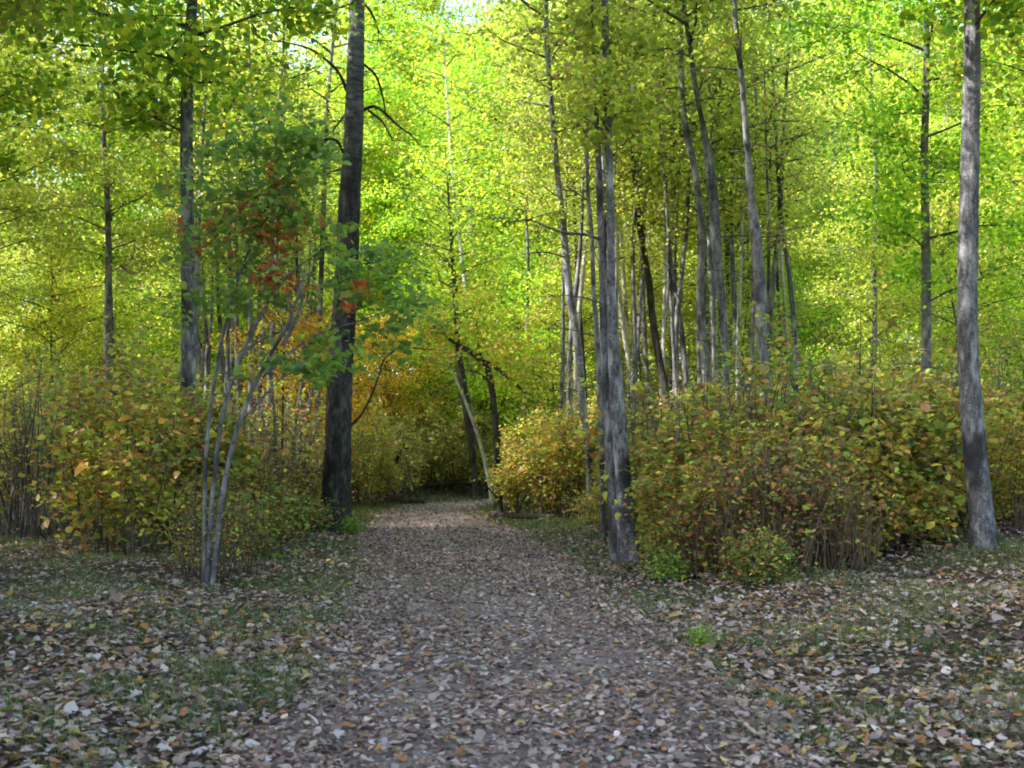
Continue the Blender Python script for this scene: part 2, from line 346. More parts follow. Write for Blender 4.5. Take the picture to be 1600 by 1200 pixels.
# ---------------------------------------------------------------- shrub kit
def shrub_proto(seed, H, Rr, nleaf, size, pal, wts=None, nstem=26, bare=.25, smat=M_TWIG, sig=.13, name='shrub', lmat=None, sr=.011):
    t = thing(name, (0, 0, -50), '', ''); g = np.random.default_rng(seed); G = Geo(); cl = []
    for k in range(nstem):
        a = g.uniform(0, 6.28); r = Rr * math.sqrt(g.uniform(.02, 1)); h = H * g.uniform(.4, 1.0) ** 1. * (1.35 if g.random() < .12 else 1) * (1 - .2 * (r / Rr) ** 2); a2 = a + g.normal(0, .5); r2 = r * g.uniform(.3, 1.0); b = np.array([math.cos(a2)*r2, math.sin(a2)*r2, -.08])
        e = np.array([math.cos(a)*r, math.sin(a)*r, h]); m1 = b + (e - b) * [.35, .35, .4] + g.normal(0, .05, 3); m2 = b + (e - b) * [.75, .75, .8] + g.normal(0, .07, 3)
        P = np.array([b, m1, m2, e]); G.add(*tube(P, [sr*1.3, sr, sr*.7, sr*.3], 4, .35)); L = h
        for q in range(6):
            u = g.uniform(bare, 1); kk = min(2, int(u * 3)); bb = P[kk] + (P[kk+1] - P[kk]) * (u*3 - kk); ee = bb + g.normal(0, .2, 3) * [1, 1, .7] + [0, 0, .07]
            G.add(*tube([bb, (bb+ee)/2 + g.normal(0, .02, 3), ee], [sr*.5, sr*.4, sr*.2], 3, .4)); cl += [ee, (bb+ee)/2]
    cl = np.array(cl); wt = g.uniform(.05, 1, len(cl)) ** 1.8; wt /= wt.sum(); k = g.choice(len(cl), nleaf, p=wt)
    P = cl[k] + g.normal(0, sig, (nleaf, 3)); P[:, 2] = np.maximum(P[:, 2], .06)
    L = Leaves(); L.add(P, size, pal, wts, tilt=.75, oval=True, mul=np.exp(g.normal(0, .25, len(cl))[k])[:, None])
    tag(part('stems', G.mesh('stems', smat), t), kind='stuff'); c = part('foliage', L.mesh('foliage', lmat or M_SHRUB), t); c['_leafy'] = 1
    return t
SH = {'mix': shrub_proto(51, 2.5, 1.25, 6400, .10, MIX, [4.5, 4, 2.6, 2, 1.8, 1.6], nstem=24), 'mix2': shrub_proto(52, 2.3, 1.15, 6000, .108, MIX, [6, 4.5, 2, 1.3, 1., 2.2], nstem=20),
      'gold': shrub_proto(53, 2.8, 1.3, 6500, .08, GOLD, nstem=30), 'gold2': shrub_proto(54, 2.2, 1.1, 4300, .075, GOLD, [3, 2, 2, 3, 1, 1.5], nstem=26),
      'brush': shrub_proto(55, 3.0, 1.7, 6500, .09, BRUSH, nstem=40, smat=M_GREYSTEM), 'brush2': shrub_proto(56, 2.4, 1.5, 5200, .085, BRUSH, nstem=36, smat=M_DARK),
      'sparse': shrub_proto(61, 3.3, 1.3, 850, .085, MIX + GOLD[:2], nstem=46, smat=M_GREYSTEM, bare=.35, sr=.012), 'sparse2': shrub_proto(62, 2.7, 1.1, 800, .08, GOLD + MIX, nstem=40, smat=M_TWIG, bare=.3, sr=.011),
      'bare': shrub_proto(57, 1.7, .75, 520, .07, MIX, nstem=55, bare=.5, smat=M_REED, sr=.009), 'deep': shrub_proto(58, 1.6, 1.0, 3600, .085, DEEP + MIX[:2], nstem=22),
      'low': shrub_proto(59, .75, .6, 1300, .06, MIX + DEEP, nstem=18, sr=.006), 'herb': shrub_proto(60, .5, .45, 800, .075, DEEP + LIME[:3], nstem=14, sr=.005)}

# ---------------------------------------------------------------- trunks read from the photograph
def wpoly(pts, d, lean=0.):
    return np.array([at(px, py, d) for px, py, _ in pts]), np.array([w_ / 2 / ppm(d) for _, _, w_ in pts])
def full_trunk(pts, d, H=17, sides=12, bark=None, **kw):
    """bottom point first; goes on into the ground below and up to height H above the frame"""
    P, r = wpoly(pts, d); x0, z0 = P[0, 0], P[0, 2]; gz = hz(x0, d)
    if z0 > gz + .3:      # foot hidden: carry on downwards
        s = (P[0, 0] - P[1, 0]) / max(.2, abs(P[1, 2] - z0)) * .5; fx = x0 + s * (z0 - gz); P = np.vstack([[fx, d, hz(fx, d) - .12], P]); r = np.r_[r[0] * 1.1, r]
    else: P[0, 2] = gz - .1
    top = P[-1]; dx = (P[-1, 0] - P[-2, 0]) / max(.1, P[-1, 2] - P[-2, 2])
    if H > top[2] + 1.5:
        k = 4
        for q in range(1, k + 1):
            z = top[2] + (H - top[2]) * q / k; P = np.vstack([P, [top[0] + dx * (z - top[2]) * .6, d, z]]); r = np.r_[r, max(.015, r[-q] * (1 - q / k) + .015)]
    P[:, 1] += .05 * np.sin(P[:, 2] * .9 + x0)
    return P, r
def hand_tree(name, label, cat, group, trunks, crown=None, branches=(), sprays=(), bark=M_ASPEN, spal=OLIVE):
    """trunks: [(pts, depth, H)]; crown: (shade seed, z0, z1, radius, leaves); branches: [(pts, depth)]; sprays: [(px,py,d,rpx,n)]"""
    built = [full_trunk(p, d, H) for p, d, H in trunks]; P0 = built[0][0]; base = np.array([P0[0, 0], P0[0, 1], hz(P0[0, 0], P0[0, 1])])
    t = thing(name, base, label, cat, group)
    for q, ((P, r), (_, d, H)) in enumerate(zip(built, trunks)):
        big = r.max() > .18
        V, Q, T = tube(P - base, r, 30 if big else 14, .07 if big else .14, rough=.05 if big else .075, flare=.75 if big else .5, seed=int(P[0, 0] * 100) % 97, furrow=.06 if big else .02)
        G = Geo(); G.add(V, Q, T); part('trunk', G.mesh('trunk', bark), t)
    for pts, d in branches:
        P, r = wpoly(pts, d); P = P - base; n = len(P); P[:, 1] += np.linspace(0, 1, n) * R.uniform(-1.2, .8)
        G = Geo(); G.add(*tube(P, r, 7, .1, rough=.08, seed=n))
        b_ = part('branch', G.mesh('branch', M_DARK if bark is M_POPLAR or bark is M_DARK else M_TWIG), t); G = Geo()
        g = np.random.default_rng(int(abs(P[0, 2]) * 100))
        for q in range(6):
            k = g.integers(1, n); b = P[k - 1] + (P[k] - P[k-1]) * g.uniform(0, 1); e = b + g.normal(0, .22, 3) + [0, 0, -.05]
            G.add(*tube([b, (b+e)/2 + g.normal(0, .03, 3), e], [.009, .007, .003], 4, .2))
        tag(part('twigs', G.mesh('twigs', M_TWIG), b_), kind='stuff')
    if crown:
        for q, ((P, r), _) in enumerate(zip(built, trunks)):
            if q > 0 and len(built) > 2: break
            sd, z0, z1, rm, nl = crown; A = P - base
            ax = lambda z: np.array([np.interp(z, A[:, 2], A[:, 0]), 0, 0])
            G, L = crown_parts(sd + q, z0, z1, rm, 22, nl, .12, spal, axis=ax, lift=.5)
            tag(part('limbs', G.mesh('limbs', M_TWIG), t), kind='stuff'); part('crown', L.mesh('crown', M_LEAF), t)
    # dead snags: short twigs on the visible bole
    g = np.random.default_rng(int(base[0] * 50) % 991)
    G = Geo(); P, r = built[0]
    for q in range(9):
        z = g.uniform(2.5, 9); b = np.array([np.interp(z, P[:, 2], P[:, 0]), np.interp(z, P[:, 2], P[:, 1]), z]) - base; a = g.uniform(0, 6.28); L = g.uniform(.25, 1.3)
        e = b + np.array([math.cos(a) * L, math.sin(a) * L, g.uniform(-.2, .45) * L]); G.add(*tube([b, (b+e)/2 + [0, 0, .08*L], e], [.013, .009, .003], 4, .2))
    tag(part('dead_twigs', G.mesh('dead_twigs', M_TWIG), t), kind='stuff')
    if sprays:
        L = Leaves(); G = Geo()
        for px, py, d, rp, n in sprays:
            c = at(px, py, d); rr = rp / ppm(d); z = max(2, c[2] - .3); b = np.array([np.interp(z, P[:, 2], P[:, 0]), P[0, 1], z])
            G.add(*tube([b - base, (b + c)/2 - base + [0, 0, .15], c - base], [.016, .011, .004], 4, .3))
            for s_ in range(max(3, n // 55)):
                c2 = c + rng.normal(0, .5, 3) * rr; m = n // max(3, n // 55)
                L.add(c2 - base + rng.normal(0, 1, (m, 3)) * [rr*.42, rr*.42, rr*.26], .1, spal)
        tag(part('twigs', G.mesh('twigs', M_TWIG), t), kind='stuff'); tag(part('leaf_spray', L.mesh('leaf_spray', M_LEAF), t), kind='stuff')
    return t
HT = []
big_left = hand_tree('poplar_tree', 'big dark furrowed trunk standing alone at the left edge of the path', 'tree', None,
    [([(524, 832, 44), (525, 790, 44), (528, 700, 41), (533, 560, 39), (540, 440, 36), (545, 330, 34), (551, 240, 31), (556, 100, 27), (558, 0, 24)], 25, 21)],
    (71, 11.5, 20.5, 4.2, 13000),
    [([(541, 140, 6), (530, 115, 5), (512, 95, 4.5), (482, 75, 3.5), (448, 66, 2.5), (410, 60, 1.5)], 25),
     ([(568, 172, 6), (583, 165, 5), (598, 172, 4.5), (620, 192, 3.5), (640, 206, 2.2), (658, 224, 1.2)], 25),
     ([(568, 100, 4), (586, 115, 4), (596, 145, 3.5), (600, 176, 2)], 25),
     ([(566, 2, 4), (578, 12, 4), (587, 35, 2.5)], 25), ([(575, 172, 4), (597, 188, 3.5), (612, 215, 2)], 25),
     ([(539, 180, 4), (525, 186, 3), (513, 193, 2)], 25), ([(536, 238, 5), (530, 226, 4.5), (520, 228, 4), (508, 240, 3), (507, 268, 2)], 25),
     ([(544, 668, 5), (562, 652, 4), (578, 625, 3.5), (590, 596, 3.2), (602, 562, 2.8), (625, 546, 2.2), (655, 546, 1.8), (690, 549, 1.2)], 25)],
    bark=M_POPLAR, spal=OLIVE)
twin = hand_tree('aspen_tree', 'tall grey twin-stemmed tree standing at the right edge of the path', 'tree', None,
    [([(983, 884, 30), (979, 830, 27), (974, 750, 25), (969, 690, 24), (960, 570, 20), (955, 450, 13), (953, 300, 12), (949, 150, 12), (945, 0, 11)], 18, 17),
     ([(966, 878, 22), (962, 800, 22), (954, 700, 18), (945, 560, 14), (941, 440, 10), (937, 300, 11), (931, 150, 7), (926, 40, 5)], 18.15, 13)],
    (73, 8.5, 16.5, 2.8, 7000),
    [([(938, 374, 5), (915, 364, 4.5), (880, 358, 4), (852, 345, 3.2), (828, 333, 2.6), (798, 333, 1.6)], 18),
     ([(955, 70, 4), (985, 78, 3), (1010, 84, 2)], 18), ([(925, 20, 3), (900, 40, 2.8), (875, 60, 2), (862, 78, 1.2)], 18)],
    [(905, 70, 18, 55, 500), (935, 130, 17.6, 50, 650), (985, 60, 18, 40, 350), (920, 175, 18, 45, 350), (990, 175, 18.4, 45, 350)], bark=M_FURROW, spal=OLIVE)
AS = [ # label, points, depth, H, bark, crown seed, sprays
 ('slender grey trunk curving down to the gold shrub, left of the twin stems', [(924, 815, 11), (922, 760, 12), (919, 700, 12), (911, 640, 12), (905, 560, 12), (889, 450, 12), (880, 350, 11), (872, 280, 9), (862, 170, 9), (855, 80, 9), (853, 0, 7)], 28, 17, M_ASPEN, 81,
  [(850, 230, 28, 50, 500), (820, 290, 28, 45, 450), (870, 330, 27.6, 30, 250), (880, 110, 28, 35, 250)]),
 ('thin grey trunk close behind the twin stems, hidden by them at its foot', [(940, 700, 8), (936, 600, 9), (932, 520, 8), (927, 450, 7), (925, 370, 7), (919, 300, 6), (917, 200, 6), (914, 90, 5), (913, 10, 5)], 23, 15, M_ASPEN, 83, [(895, 190, 23, 45, 350)]),
 ('dark snaking trunk right of the twin stems, bowed at mid height', [(1042, 625, 12), (1030, 560, 12), (1020, 500, 12), (1014, 440, 11), (1002, 370, 10), (994, 300, 9), (988, 220, 8), (982, 120, 7), (976, 50, 6)], 31, 16, M_DARK, 85, [(1000, 130, 31, 50, 400), (980, 230, 31, 30, 200)]),
 ('pale blotched trunk with a kink high up, rising from the right bank', [(1105, 665, 13), (1104, 600, 13), (1098, 520, 12), (1094, 445, 11), (1098, 380, 12), (1090, 300, 11), (1083, 255, 11), (1072, 210, 11), (1066, 150, 9), (1064, 80, 8), (1063, 0, 9)], 26, 17, M_ASPEN, 87, [(1030, 200, 26, 40, 250)]),
 ('thick cream-sided trunk behind the kinked one on the right bank', [(1134, 575, 11), (1131, 500, 13), (1124, 430, 15), (1117, 350, 17), (1112, 290, 17), (1105, 240, 13), (1098, 195, 8), (1090, 160, 7)], 24, 13, M_FURROW, 89, [(1130, 120, 24, 45, 300)]),
 ('long grey trunk at the right, thickening towards its foot in the brush', [(1196, 640, 17), (1192, 560, 17), (1188, 450, 19), (1181, 360, 17), (1173, 300, 11), (1167, 230, 10), (1161, 160, 9), (1155, 95, 9), (1148, 25, 8)], 21, 15, M_ASPEN, 91, [(1120, 60, 21, 40, 250)]),
 ('narrow trunk between the dark snaking one and the kinked one', [(1074, 630, 9), (1068, 540, 9), (1058, 470, 8), (1048, 410, 7), (1041, 330, 6.5), (1038, 220, 6)], 31, 14, M_FURROW, 93, []),
 ('thin straw-coloured trunk just right of the twin stems', [(992, 640, 8), (982, 560, 8), (974, 510, 7), (965, 440, 6), (960, 350, 5)], 34, 14, M_BIRCH, 95, []),
 ('thin dark trunk leaning beside the slender curved one', [(915, 640, 7), (909, 540, 7), (903, 440, 6), (898, 340, 5), (895, 240, 4)], 33, 14, M_DARK, 97, []),
 ('thin pale trunk fragment among the leaves right of the bend', [(820, 640, 6), (822, 560, 6), (824, 480, 5.5), (825, 400, 5), (822, 330, 4)], 38, 13, M_ASPEN, 99, []),
 ('slim grey trunk half hidden left of the big dark one', [(496, 640, 8), (500, 500, 8), (505, 330, 8), (509, 230, 7.5), (515, 130, 6), (526, 0, 5)], 32, 18, M_ASPEN, 101, []),
 ('upright trunk with black top showing through the lime leaves', [(735, 560, 8), (730, 480, 7.5), (725, 430, 7.5), (721, 395, 8), (716, 360, 6), (708, 290, 5)], 44, 16, M_BIRCH, 103, []),
]
for k, (lab, pts, d, H, bk, sd, spr) in enumerate(AS):
    hand_tree('aspen_tree', lab, 'tree', 'slim trees of the wood', [(pts, d, H)], (sd, 8.2 if d > 25 else 8.5, H * .98, 2.5, 4200),
        [([(1122, 371, 2.6), (1150, 369, 2.6), (1185, 373, 2.4), (1225, 371, 1.5)], d)] if sd == 89 else ([([(883, 402, 3), (860, 399, 2.5), (838, 401, 2), (815, 408, 1.2)], d)] if sd == 81 else []), spr, bark=bk, spal=LIME if px_ < 900 else OLIVE) if (px_ := pts[0][0]) else None
birch = hand_tree('birch_tree', 'slender whitish trunk leaning left at the bend of the path', 'tree', None,
    [([(770, 792, 6.5), (766, 762, 6), (760, 732, 5.8), (747, 682, 5.6), (732, 640, 5), (711, 590, 4.4), (700, 562, 3.2)], 36, 4)], None, [], [(700, 560, 36, 30, 260)], bark=M_BIRCH, spal=GOLD)
arch = hand_tree('arching_tree', 'dark bent tree arching over the bend with two low boughs', 'tree', None,
    [([(778, 807, 14), (779, 770, 12), (777, 700, 11), (773, 650, 10), (767, 600, 10), (759, 570, 10), (742, 555, 9), (722, 542, 7.5), (704, 531, 5), (690, 520, 3)], 31.5, 4)], None,
    [([(762, 566, 7), (778, 578, 7), (796, 592, 6), (812, 608, 5), (822, 618, 3)], 31.5), ([(752, 560, 4.5), (746, 530, 3.6), (745, 505, 2.6), (752, 480, 1.6)], 31.5),
     ([(766, 600, 4), (752, 585, 3), (738, 580, 2)], 31.5)], [(745, 490, 31, 50, 900), (700, 520, 31.5, 30, 300), (800, 560, 31, 45, 800), (690, 500, 31.5, 25, 200), (668, 512, 31.5, 28, 240)], bark=M_DARK, spal=GOLD[:4] + LIME[:2])
hand_tree('dead_tree', 'thick dark trunk leaning behind the whitish one at the bend', 'tree', None,
    [([(744, 775, 8), (741, 740, 9), (736, 690, 12), (729, 640, 13), (721, 585, 12), (716, 540, 9)], 40, 11)], (105, 5.5, 10.5, 2., 3500), bark=M_DARK, spal=LIME)
hand_tree('birch_tree', 'short pale trunk glimpsed between the dark leaning trunk and the arching one', 'tree', None,
    [([(762, 720, 5), (757, 660, 5), (752, 610, 5.5), (748, 570, 5)], 46, 13)], (107, 5, 12.5, 2.2, 4500), bark=M_BIRCH, spal=LIME)

# left fringe: thin stems
for lab, pts, d, bk in [
    ('crooked thin grey stem left of the big dark trunk', [(452, 800, 7), (457, 760, 7), (458, 710, 6.5), (461, 670, 6), (468, 620, 5), (478, 570, 3.5), (490, 520, 2)], 28, M_GREYSTEM),
    ('straight dark pole-thin stem near the left edge', [(441, 790, 4.5), (441, 700, 4.5), (442, 610, 4), (445, 520, 3)], 27, M_DARK),
    ('broad weathered dead stem between the thin stems and the big trunk', [(476, 805, 14), (475, 760, 12), (476, 700, 9), (481, 650, 7), (490, 600, 5), (500, 560, 3)], 29, M_GREYSTEM),
    ('greenish thin stem in the yellow brush at the left', [(428, 815, 5), (430, 760, 5), (431, 700, 4.5), (428, 640, 3.5), (424, 590, 2)], 25, M_GREYSTEM)]:
    P, r = wpoly(pts, d); base = np.array([P[0, 0], d, hz(P[0, 0], d)]); t = thing('sapling', base, lab, 'sapling', 'thin stems at the left'); P[0, 2] = base[2] - .05
    G = Geo(); G.add(*tube(P - base, r, 8, .12, rough=.08, seed=int(d))); part('trunk', G.mesh('trunk', bk), t)
    G = Geo(); L = Leaves(); g = np.random.default_rng(int(pts[0][0]))
    for q in range(9):
        k = g.integers(2, len(P)); b = P[k] - base; e = b + g.normal(0, .45, 3) + [0, 0, .3]; G.add(*tube([b, (b+e)/2 + g.normal(0, .05, 3), e], [.013, .009, .004], 4, .2))
        L.add(blob(e, [.25, .25, .16], 40), .09, GOLD)
    tag(part('twigs', G.mesh('twigs', bk), t), kind='stuff'); tag(part('leaf_spray', L.mesh('leaf_spray', M_LEAF), t), kind='stuff')

# ---------------------------------------------------------------- the near shrub at the left with red leaves
d = 15.; b0 = at(330, 900, d); base = np.array([b0[0], d, hz(b0[0], d)])
cran = thing('leaning_shrub', base, 'tall shrub leaning in from the left with red and green leaves on grey stems', 'shrub')
stems = [[(330, 905, 12), (352, 760, 11), (380, 655, 10), (410, 590, 9), (440, 540, 8), (462, 500, 7), (478, 460, 5), (492, 425, 3)],
         [(322, 905, 11), (335, 760, 10), (352, 640, 9), (385, 545, 9), (412, 495, 8), (445, 445, 6), (480, 415, 4), (515, 395, 2.5)],
         [(318, 905, 10), (322, 720, 9), (335, 600, 8), (360, 480, 7), (395, 380, 5), (430, 320, 3.5), (455, 270, 2)],
         [(410, 590, 6), (450, 552, 5), (500, 520, 4), (560, 500, 3), (620, 478, 2), (665, 462, 1.2)],
         [(440, 540, 5), (470, 480, 4), (505, 440, 3.4), (550, 410, 2.6), (600, 400, 1.6)],
         [(445, 540, 5), (462, 492, 4.5), (470, 450, 3.5), (482, 400, 2.5), (480, 350, 1.5)],
         [(385, 545, 5), (420, 520, 4), (455, 500, 3), (480, 470, 2)], [(380, 655, 6), (420, 600, 4), (440, 570, 3), (470, 548, 1.6)]]
for q, pts in enumerate(stems):
    P, r = wpoly(pts, d); r = r * .72; P = P - base; P[:, 1] += np.linspace(0, 1, len(P)) * (-.5 + .22 * q); 
    if pts[0][1] > 880: P[0, 2] = -.08
    G = Geo(); G.add(*tube(P, r, 8, .1, rough=.07, seed=q)); b_ = part('stem', G.mesh('stem', M_ASPEN), cran); G = Geo(); g = np.random.default_rng(q + 5)
    for z in range(14):
        k = g.integers(2, len(P)) if len(P) > 3 else 1; b = P[k - 1] + (P[k] - P[k-1]) * g.uniform(0, 1); e = b + g.normal(0, .2, 3) + [.06, 0, .05]
        G.add(*tube([b, (b+e)/2 + g.normal(0, .02, 3), e], [.007, .005, .002], 4, .15))
    tag(part('twigs', G.mesh('twigs', M_GREYSTEM), b_), kind='stuff')
L = Leaves(); LR = Leaves(); LY = Leaves()
for px, py, rp, n in [(430, 300, 40, 330), (470, 250, 40, 260), (425, 390, 30, 160), (460, 340, 30, 160), (545, 400, 36, 240), (590, 430, 42, 260), (640, 455, 40, 220), (560, 470, 40, 200), (520, 540, 34, 240),
                      (635, 495, 30, 200), (500, 575, 30, 170), (440, 570, 30, 120), (455, 210, 40, 250), (420, 460, 30, 90), (585, 520, 26, 120), (640, 540, 22, 90), (350, 330, 60, 450), (330, 450, 60, 400), (360, 230, 50, 300), (545, 350, 18, 70)]:
    for s_ in range(max(4, n // (12 if px < 510 else 20))):
        c = at(px + R.gauss(0, rp*.75), py + R.gauss(0, rp*.55), d + R.uniform(-.5, .5)) - base
        L.add(c + rng.normal(0, 1, (15, 3)) * np.array([.3, .3, .17]) * rp / ppm(d), .085, DEEP + [(.17, .27, .04)], tilt=.8, oval=True)
for px, py, rp, n in [(408, 320, 16, 50), (438, 318, 12, 40), (470, 355, 14, 30), (425, 370, 14, 40), (445, 385, 20, 45), (410, 440, 16, 40), (425, 440, 10, 30), (455, 450, 14, 30), (558, 452, 9, 24), (545, 480, 10, 16), (440, 290, 14, 20), (430, 258, 12, 20), (340, 380, 30, 60)]:
    for s_ in range(max(2, n // (6 if px < 510 else 10))):
        LR.add(at(px + R.gauss(0, rp*.9), py + R.gauss(0, rp*.8), d - .2) - base + rng.normal(0, .065, (9, 3)), .075, RUST, tilt=.9, oval=True)
for px, py, rp, n in [(478, 515, 18, 120), (500, 530, 16, 90), (565, 460, 10, 40), (420, 490, 12, 40), (600, 468, 10, 24)]:
    LY.add(at(px, py, d + .2) - base + rng.normal(0, .7, (n, 3)) * rp / ppm(d), .075, [(.55, .27, .03), (.5, .36, .04)], tilt=.8)
part('foliage', L.mesh('green_leaves', M_LEAF), cran)
o = part('foliage', LR.mesh('red_leaves', M_LEAF), cran); o['label'] = 'red leaves'
o = part('foliage', LY.mesh('orange_leaves', M_LEAF), cran); o['label'] = 'orange leaves'

# ---------------------------------------------------------------- shrubs in the picture
def shrub(kind, px, d, sc, label, tint=None, zs=None, group='shrubs along the path', dx=0, cat='shrub'):
    x = (px - 800) / F * d
    return place(USED, SH[kind], (x, d, hz(x, d)), R.uniform(0, 6.28), sc, label, cat, group, tint, zs)
for a in [
 ('gold', 852, 29, .85, 'bright gold bush catching the sun, right of the bend'), ('gold2', 885, 28.9, .95, 'orange-gold bush beside the foot of the slender curved trunk'),
 ('gold', 905, 30.5, .95, 'yellow bush behind the slender curved trunk'), ('gold2', 822, 32.5, .9, 'small yellow bush beside the foot of the arching tree'),
 ('mix', 1050, 22.5, .9, 'mixed rust and green shrub just right of the twin stems'), ('mix2', 1068, 19.5, .85, 'green-topped shrub in the brush right of the twin stems'),
 ('mix', 1100, 18.2, .84, 'tall rust and olive shrub under the kinked trunk'), ('mix2', 1160, 17.4, .82, 'leafy green-brown shrub at the right of the brush'),
 ('mix', 1180, 21, 1.0, 'tall orange-tinged shrub under the thick grey trunk'), ('mix2', 1090, 24, 1.15, 'olive shrub behind the brush on the right bank'),
 ('mix', 1235, 17, .8, 'rust-leaved shrub at the right end of the brush'), ('gold2', 962, 25, .5, 'low yellow bush peeping out behind the twin stems'),
 ('mix2', 1020, 27, 1.1, 'olive bush on the bank behind the twin stems'), ('gold2', 1130, 29, 1.1, 'yellow bush high on the right bank'),
 ('mix2', 1086, 17.3, .5, 'low leafy shrub at the front of the brush near the twin stems'), ('mix', 1085, 16.2, .6, 'small yellow-green shrub at the front of the brush'),
 ('mix2', 1135, 16.4, .62, 'leafy yellow-green shrub low among the dry stalks'), ('mix', 1195, 16.8, .8, 'rusty shrub rising out of the dry stalks at the right'), ('mix2', 1048, 20.5, .75, 'leafy shrub a step right of the twin stems'),
 ('deep', 1145, 16.6, .6, 'dark green clump between the dry stalks'),
 ('brush', 575, 38, .95, 'green-gold thicket behind the big dark trunk'), ('brush2', 640, 41.5, 1.2, 'dark thicket above the fallen log'),
 ('brush', 690, 42.5, 1.1, 'olive thicket facing the bend of the path'), ('brush2', 735, 44.5, 1.25, 'brown-green thicket behind the whitish leaning trunk'),
 ('brush', 790, 48, 1.2, 'dim thicket beyond the arching tree'), ('brush2', 610, 46, 1.6, 'tall thicket left of the dark thicket'), ('brush', 680, 50, 1.5, 'tall thicket at the back of the bend'),
 ('sparse', 432, 27, .95, 'straggly tall grey-stemmed shrub behind the thin stems'), ('sparse2', 410, 25, .9, 'straggly yellow-leaved shrub at the left under the leaning shrub'), ('sparse', 470, 29.5, 1.0, 'thin-leaved grey shrub between the thin stems and the big trunk'), ('sparse2', 484, 28.5, .8, 'small thin-leaved shrub close left of the big trunk'), ('gold2', 424, 29, .7, 'low yellow bush at the left under the leaning shrub'),
 ('brush2', 480, 34, 1.1, 'brown bush behind the thin stems at the left'), ('gold', 560, 35, .8, 'yellow bush just right of the big dark trunk'), ('mix2', 476, 26.5, .4, 'low tangle at the left side of the big trunk foot'),
 ('sparse2', 372, 22, .8, 'straggly shrub beyond the left verge'), ('sparse2', 318, 15.2, .42, 'low straggly growth round the foot of the leaning shrub'), ('sparse2', 352, 16.2, .5, 'small rusty bush just behind the leaning shrub foot'), ('low', 455, 22, 1.1, 'knee-high weeds on the left verge before the thin stems'), ('low', 420, 19, 1.1, 'knee-high weeds near the left edge'),
 ('low', 478, 24.2, .7, 'small weeds at the foot of the big dark trunk'), ('low', 930, 27, .8, 'small weeds at the foot of the slender curved trunk'), ('low', 1066, 15.9, .7, 'weeds before the brush near the twin stems'),
 ('herb', 1048, 15.6, .5, 'bright green plant at the edge of the brush'), ('herb', 1090, 10.6, .25, 'green weed patch in leaves low on the right verge'), ('herb', 548, 24.3, .5, 'small weed at the right side of the big trunk foot'),
 ('low', 1160, 14.8, .6, 'weeds before the right part of the dry stalks'), ('low', 1215, 14.6, .7, 'weeds under the right end of the thicket'),
 ('gold2', 1280, 17.8, .85, 'orange-gold shrub past the thicket on the right'), ('mix', 1330, 17.4, .85, 'rusty shrub past the thicket on the right'), ('sparse2', 1178, 18.6, 1.15, 'tall straggly shrub standing above the brush near the long grey trunk'), ('sparse2', 1022, 21.5, 1.12, 'tall straggly shrub rising between the twin stems and the brush'), ('sparse', 1260, 18, 1.0, 'tall grey-stemmed shrub at the right end of the brush'), ('sparse2', 1140, 19.4, .95, 'straggly tall shrub poking out above the brush'), ('sparse', 1065, 18.8, .85, 'straggly grey-stemmed shrub in the brush'), ('mix2', 1400, 18, .95, 'olive shrub on the right verge far from the path'),
 ('sparse2', 1210, 16.2, .8, 'straggly shrub at the right end of the dry stalks'), ('bare', 1310, 15.6, .8, 'brown stalks under the rusty shrub on the right'), ('gold2', 1100, 17.1, .5, 'small orange bush in the middle of the brush')]:
    kind, px, dd, sc, lab = a; shrub(kind, px, dd, sc, lab, cat='weed' if kind in ('low', 'herb') else 'shrub', group='weeds on the verges' if kind in ('low', 'herb') else 'shrubs along the path')
for px, dd, sc, lab in [(1085, 15.7, .6, 'dry brown stalks at the left end of the stalk thicket'), (1115, 15.7, .62, 'dense dry brown stalks in the middle of the thicket'), (1150, 15.5, .85, 'dry brown stalks with a pale bent leaf at the right'),
                        (1185, 15.5, .95, 'tall grey-brown dry stalks near the right'), (1225, 15.3, .9, 'dry stalks at the right end of the thicket'), (1100, 17.0, .6, 'dry stalks behind the small yellow-green shrub'), (1262, 15.9, .8, 'dry stalks past the thicket on the right verge'),
                        (455, 25, .9, 'bare purple-brown twigs at the left behind the verge'), (410, 23.5, .9, 'bare twigs under the leaning shrub'), (500, 29, 1.1, 'bare twigs beside the big dark trunk')]:
    shrub('bare', px, dd, sc, lab, group='dry stalk clumps', cat='stalks')

